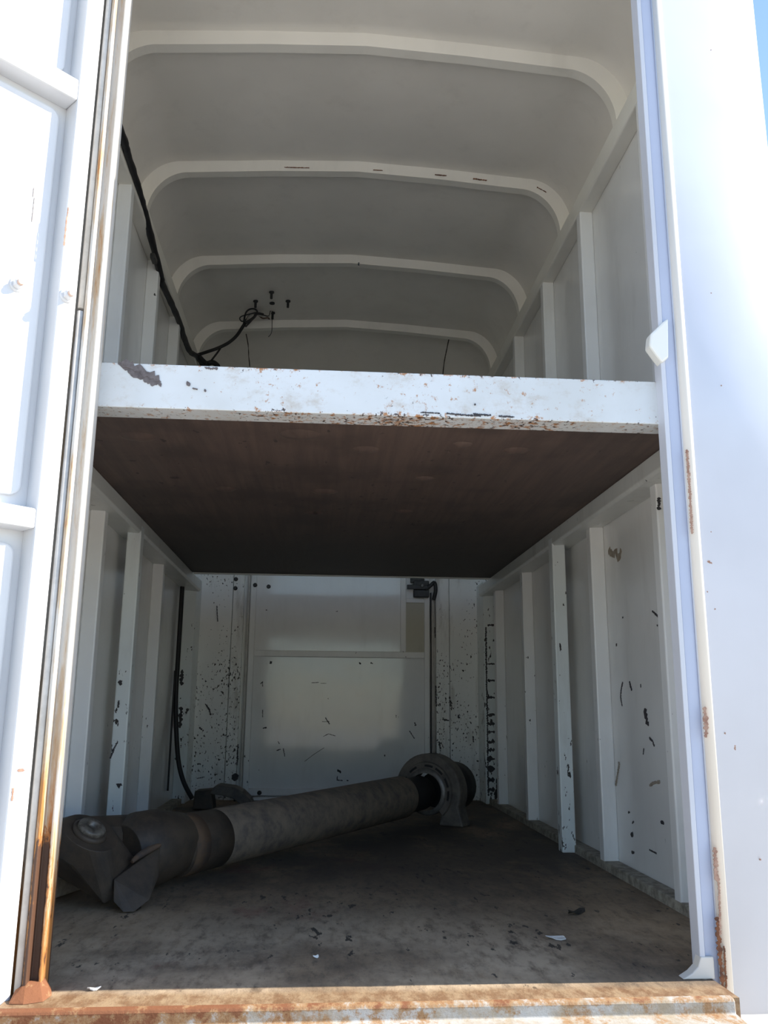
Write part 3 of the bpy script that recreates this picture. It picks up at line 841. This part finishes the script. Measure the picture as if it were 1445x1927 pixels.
# raised lip where the ear meets the yoke
lip = [(302, 1590, .665), (285, 1597, .645), (262, 1610, .62), (248, 1622, .60)]
MB().tube(spline([at(u, v, y=yy - 0.006) for u, v, yy in lip], 5), [0.004 + 0.004 * math.sin(PI * k / 15) for k in range(16)], 10).build('yoke_lip', M_yrust, ds)
# spider cross with a thick hub
cr = MB()
for e in (e1, e2):
    cr.lathe(J + AX * 0.03 - e * 0.01, e, [(0, 0.020), (0.02, 0.030), (0.045, 0.040), (0.06, 0.036), (0.07, 0.024)], 24)
cr.build('spider_cross', M_yoke, ds)
# flange yoke to the left, ears along e2, flange mostly behind the jamb
fk = MB()
fk.lathe(J + Vector((0, 0, 0.048)), FA, [(0.05, 0.040), (0.075, 0.046), (0.100, 0.048), (0.110, 0.044)], 36)
c = J + e2 * 0.062 + AX * 0.004
pts = disc_pts(c, e2, 0.066, 0.024, 28, 1.0, AX) + disc_pts(J + FA * 0.070 + Vector((0, 0, 0.040)), FA, 0.042, 0.02, 14)
for u, v, yy in ((216, 1690, .565), (196, 1700, .555), (172, 1652, .57), (236, 1625, .60), (222, 1660, .58)):
    q = at(u, v, y=yy); q.z = max(q.z, 0.003)
    pts += [q, q + AX * 0.05 - H * 0.02]
fk.hull(pts)
fk.build('flange_yoke', M_yoke, ds, bevel=0.010, seg=3)
cp = MB().lathe(J + e2 * 0.085, e2, [(0, 0.032), (0.018, 0.032), (0.021, 0.028), (0.022, 0.011), (0.014, 0.010)], 28).build('bearing_cap', M_cap, ds)
cp['label'] = 'worn light bearing cap on top of the joint'
MB().lathe(J + e2 * 0.080, e2, [(0, 0.041), (0.013, 0.041), (0.016, 0.036)], 28).build('cap_boss', M_yoke, ds)
# far end: rubber sleeve, bearing and carrier bracket
PE = PA + AX * 1.085
MB().lathe(PE, AX, [(0, R0 * 0.93), (0.03, R0 * 0.86), (0.16, R0 * 0.84), (0.17, R0 * 0.8)], 40).build('rubber_sleeve', M_rub, ds)['label'] = 'black rubber sleeve'
B = PA + AX * 1.285 + H * 0.022
B.z = 0.128
ring = MB().lathe(B - AX * 0.042, AX, [(0, 0.072), (0.0, 0.088), (0.012, 0.092), (0.04, 0.092)], 40, cap=False).build('bearing_ring', M_ring, ds)
# horseshoe carrier
outl = []; ri, ro = 0.082, 0.146
N_ = 30
a0, a1 = math.radians(-22), math.radians(196)
for k in range(N_ + 1):
    a = a0 + (a1 - a0) * k / N_
    outl.append((ro * math.cos(a), ro * math.sin(a)))
foot_l = [(-0.142, -0.060), (-0.090, -0.055)]
foot_r = [(0.050, -0.127), (0.158, -0.127)]
inn = [(ri * math.cos(a0 + (a1 - a0) * k / N_), ri * math.sin(a0 + (a1 - a0) * k / N_)) for k in range(N_ + 1)]
V2 = Vector((0, 0, 1)); H2 = V2.cross(AX).normalized()
if H2.x < 0: H2 = -H2
AXH = Vector((AX.x, AX.y, 0)).normalized()
fr = lambda p, q, t: B + H2 * p + V2 * q + AXH * t
m = MB()
outer_ring = [foot_r[1]] + outl + [foot_l[0]]
inner_ring = [foot_r[0]] + inn + [foot_l[1]]
nn = len(outer_ring)
vs = []
for t0, t1 in ((-0.028, 0.0),):
    pass
for t in (-0.024, 0.05):
    for (p, q), (a, b) in zip(outer_ring, inner_ring):
        vs += [fr(p, q, t), fr(a, b, t)]
fs = []
for i in range(nn - 1):
    a = 2 * i; b = 2 * nn + 2 * i
    fs += [(a, a + 2, a + 3, a + 1), (b, b + 1, b + 3, b + 2), (a, b, b + 2, a + 2), (a + 1, a + 3, b + 3, b + 1)]
fs += [(0, 1, 2 * nn + 1, 2 * nn), (2 * nn - 2, 4 * nn - 2, 4 * nn - 1, 2 * nn - 1)]
m.add(vs, fs, False)
m.build('carrier_bracket', M_brk, ds, bevel=0.008, seg=3)
# raised inner flange of the carrier with its slotted rubber
m = MB(); vs = []
for t, r1, r2 in ((-0.034, 0.112, 0.084), (-0.02, 0.116, 0.084)):
    for k in range(41):
        a = math.radians(-50) + math.radians(250) * k / 40
        vs += [fr(r1 * math.cos(a), r1 * math.sin(a), t), fr(r2 * math.cos(a), r2 * math.sin(a), t)]
fs = []
for i in range(40):
    a = 2 * i; b = 82 + 2 * i
    fs += [(a, a + 2, a + 3, a + 1), (a, b, b + 2, a + 2), (a + 1, a + 3, b + 3, b + 1)]
m.add(vs, fs)
m.build('bearing_housing', M_brk, ds)
m = MB()
for a in (0.2, 0.75, 1.25, 2.0, -0.3, 2.6):
    for k in range(4):
        b0 = a + 0.09 * k; b1 = b0 + 0.09
        vs = [fr(r * math.cos(b), r * math.sin(b), t) for t in (-0.0365, -0.034) for r in (0.096, 0.104) for b in (b0, b1)]
        m.add(vs, [(0, 1, 3, 2), (4, 5, 7, 6), (0, 1, 5, 4), (2, 3, 7, 6)])
m.build('housing_slots', M_rub, ds)['kind'] = 'stuff'
MB().lathe(B + AX * 0.05, AX, [(0, 0.07), (0.06, 0.078), (0.13, 0.098), (0.19, 0.098), (0.20, 0.05)], 28).build('end_flange', M_rub, ds)['label'] = 'black end flange behind the bracket'

# ------------------------------------------------------------------ scrap iron behind the shaft
p = at(372, 1524, z=0.0)
sb = thing('scrap_bracket', (-0.55, 2.52, 0.0), 'dark rusty cast bracket lying on the floor behind the long shaft', 'scrap metal')
def pix(u, v, y): return at(u, v, y=y)
yb = 2.50
a = [pix(362, 1524, yb), pix(366, 1489, yb), pix(398, 1486, yb), pix(402, 1524, yb)]
for q in a: q.z = max(q.z, 0.0)
MB().prism([(q.x, q.z) for q in a], lambda p, q, t: (p, t, q), yb, yb + 0.11).build('base_block', M_yoke, sb, bevel=0.006)
a = [pix(u, v, yb - 0.02) for u, v in ((394, 1494), (402, 1481), (410, 1478), (440, 1482), (456, 1490), (470, 1504), (475, 1516), (475, 1530), (462, 1528), (452, 1514), (436, 1502), (420, 1498))]
for q in a: q.z = max(q.z, 0.0)
MB().prism([(q.x, q.z) for q in a], lambda p, q, t: (p, t, q), yb - 0.02, yb + 0.12).build('curved_plate', M_brk, sb, bevel=0.005)
# grey timber offcut at the left edge
q0 = at(118, 1672, z=0.0)
wo_ = MB()
ax_ = Vector((0.30, 0.95, 0)).normalized(); ay_ = Vector((-ax_.y, ax_.x, 0))
wo_.obox(Vector((-0.712, 0.77, 0.0)), ax_, ay_, Z, -0.10, 0.12, -0.03, 0.03, 0.0, 0.042)
wo_ = wo_.build('wood_offcut', M_wood, bevel=0.006, origin=(-0.712, 0.77, 0.0))
tag(wo_, 'short grey timber offcut on the floor between left wall and rusty joint', 'wood')

# ------------------------------------------------------------------ wiring
hr = thing('wiring_harness', (-0.72, 1.2, 2.14), 'thick black taped wiring harness along the upper left rail, frayed wires at its end', 'cable')
main = []
for u, v in ((232, 262), (240, 292), (257, 345), (268, 385), (280, 430), (300, 510), (306, 535), (322, 570), (337, 605), (348, 640), (358, 662), (372, 672)):
    x = -0.722
    for _ in range(30):
        q = at(u, v, x=x)
        if abs(q.z - 2.120) < 0.002: break
        x += (2.120 - q.z) * -0.25
        x = max(min(x, -0.66), -0.77)
    main.append(at(u, v, x=max(min(x, -0.715), -0.735)))
main = [main[0] + Vector((-0.004, -0.40, 0.002)), main[0] + Vector((-0.002, -0.2, 0.001))] + main
main += [Vector((-0.70, main[-1].y + 0.12, 2.10)), Vector((-0.66, main[-1].y + 0.16, 2.06))]
ms = spline(main, 6)
MB().tube(ms, [0.0125 * (1 + 0.12 * math.sin(i * 1.9) * math.sin(i * 0.37)) for i in range(len(ms))], 10).build('main_loom', M_black, hr)
yk_ = main[-3].y
kn = lambda u, v, dy=0.0: at(u, v, y=yk_ + dy)
MB().tube(spline([kn(375, 672), kn(388, 684), kn(400, 682), kn(410, 690), kn(404, 700)], 6), 0.013, 10).build('loom_end', M_black, hr)
MB().tube(spline([kn(372, 668), kn(390, 662, .02), kn(410, 655, .03), kn(430, 645, .03), kn(445, 632, .02), kn(456, 616, 0), kn(461, 608, 0)], 6), [0.0085] * 37, 8).build('branch_loom', M_black, hr)
MB().tube(spline([kn(398, 678, -.01), kn(408, 665, -.01), kn(415, 655, .01)], 5), 0.005, 8).build('branch_wire', M_black, hr)
MB().tube(spline([kn(390, 680, -.02), kn(388, 690, -.02), kn(384, 700, -.02)], 4), 0.006, 8).build('branch_wire', M_black, hr)
grom = p0 = at(512, 570, z=2.39)
wires = [
    (M_wire, 0.0028, [(458, 612, 0), (462, 590, -.05), (470, 582, -.05), (480, 582, -.03), (484, 588, -.02), (476, 600, 0), (462, 615, 0)]),
    (M_wire, 0.0022, [(460, 610, 0), (466, 597, .03), (478, 588, .03), (488, 590, .02), (496, 593, 0), (505, 595, 0), (508, 590, 0), (511, 574, 0)]),
    (M_wirew, 0.0022, [(459, 611, 0.01), (468, 596, .02), (480, 589, 0), (488, 594, 0), (500, 597, 0), (507, 595, 0), (511, 580, 0), (512, 573, 0)]),
    (M_wireb, 0.0022, [(462, 606, .02), (472, 592, .04), (484, 592, .02), (494, 599, 0), (504, 598, 0), (507, 601, 0)]),
    (M_wire, 0.0020, [(464, 600, -.03), (456, 605, -.04), (451, 600, -.04), (455, 595, -.04), (470, 591, -.03), (482, 588, 0)]),
    (M_wire, 0.0045, [(462, 608, -.01), (470, 603, -.01), (478, 597, -.01), (484, 590, -.01), (496, 592, 0)]),
    (M_wire, 0.0012, [(512, 575, 0), (512, 600, 0), (511, 625, 0), (505, 634, 0)]),
]
for mt, r, P in wires:
    pts = [kn(u, v, dy) for u, v, dy in P]
    MB().tube(spline(pts, 5), r * 1.5, 6).build('wire', mt, hr)

lc = []
for u, v in ((325, 1098), (323, 1130), (321, 1180), (319, 1230), (319, 1265), (325, 1300), (331, 1350), (333, 1400), (337, 1440), (347, 1475), (362, 1503)):
    lc.append((u, v))
pts = [at(u, v, x=-0.755 + 0.02 * max(0, (v - 1280) / 220)) for u, v in lc]
pts = [Vector((p.x, min(p.y, 2.70), p.z)) for p in pts]
pts = [at(u, v, y=2.62) for u, v in lc]
pts = [Vector((max(p.x, XL + 0.015), p.y, max(p.z, 0.012))) for p in pts]
lcab = thing('hanging_cable', tuple(pts[-1]), 'black cable hanging down the rear left corner to the floor', 'cable')
MB().tube(spline(pts, 6), 0.0105, 10).build('cable_sheath', M_black, lcab)
pts2 = [at(u, v, y=2.60) for u, v in ((319, 1262), (317, 1300), (315, 1360), (313, 1420), (308, 1470), (304, 1488))]
pts2 = [Vector((max(p.x, XL + 0.008), p.y, max(p.z, 0.0))) for p in pts2]
MB().tube(spline(pts2, 6), 0.0045, 8).build('thin_cable', M_black, lcab)

# ------------------------------------------------------------------ litter on the floor
def flake(name, u, v, L_, W_, rot, mat, label, cat, z0=0.0, h=0.006, group=None):
    c = at(u, v, z=z0)
    m = MB(); nn = 12; vs = []
    for t in (0, 1):
        for i in range(nn):
            a = 2 * PI * i / nn
            rr = 1 + 0.22 * math.sin(3 * a + u) + random.uniform(-0.1, 0.1)
            x = L_ * rr * math.cos(a); y = W_ * rr * math.sin(a)
            zz = z0 + 0.0005 + h * (0.5 + 0.5 * math.sin(a * 2 + 1)) * (0.6) + t * 0.0018
            vs.append((c.x + x * math.cos(rot) - y * math.sin(rot), c.y + x * math.sin(rot) + y * math.cos(rot), zz))
    for i in range(nn):
        pass
    fs = [tuple(range(nn))[::-1], tuple(range(nn, 2 * nn))] + [(i, (i + 1) % nn, nn + (i + 1) % nn, nn + i) for i in range(nn)]
    m.add(vs, fs)
    o = m.build(name, mat, origin=(c.x, c.y, z0))
    tag(o, label, cat, None, group)
    return o
flake('paint_flake', 1047, 1767, 0.018, 0.012, -0.3, M_flake, 'largest white paint flake on the floor, right of centre', 'paint flake')
flake('leaf_scrap', 1083, 1721, 0.022, 0.010, 0.4, M_leaf, 'small dark leaf scrap on the floor behind the white flake', 'leaf', h=0.018)
flake('paint_flake', 1168, 1620, 0.010, 0.010, 0.2, M_flake, 'small white chip on the ledge at the foot of the right wall', 'paint flake', z0=0.024, h=0.012)
flake('paint_flake', 594, 1803, 0.005, 0.004, 0.2, M_flake, 'tiny white speck on the floor near the middle of the sill', 'paint flake')
flake('paint_flake', 176, 1864, 0.010, 0.004, 0.1, M_flake, 'thin pale chip at the left front corner of the floor', 'paint flake')
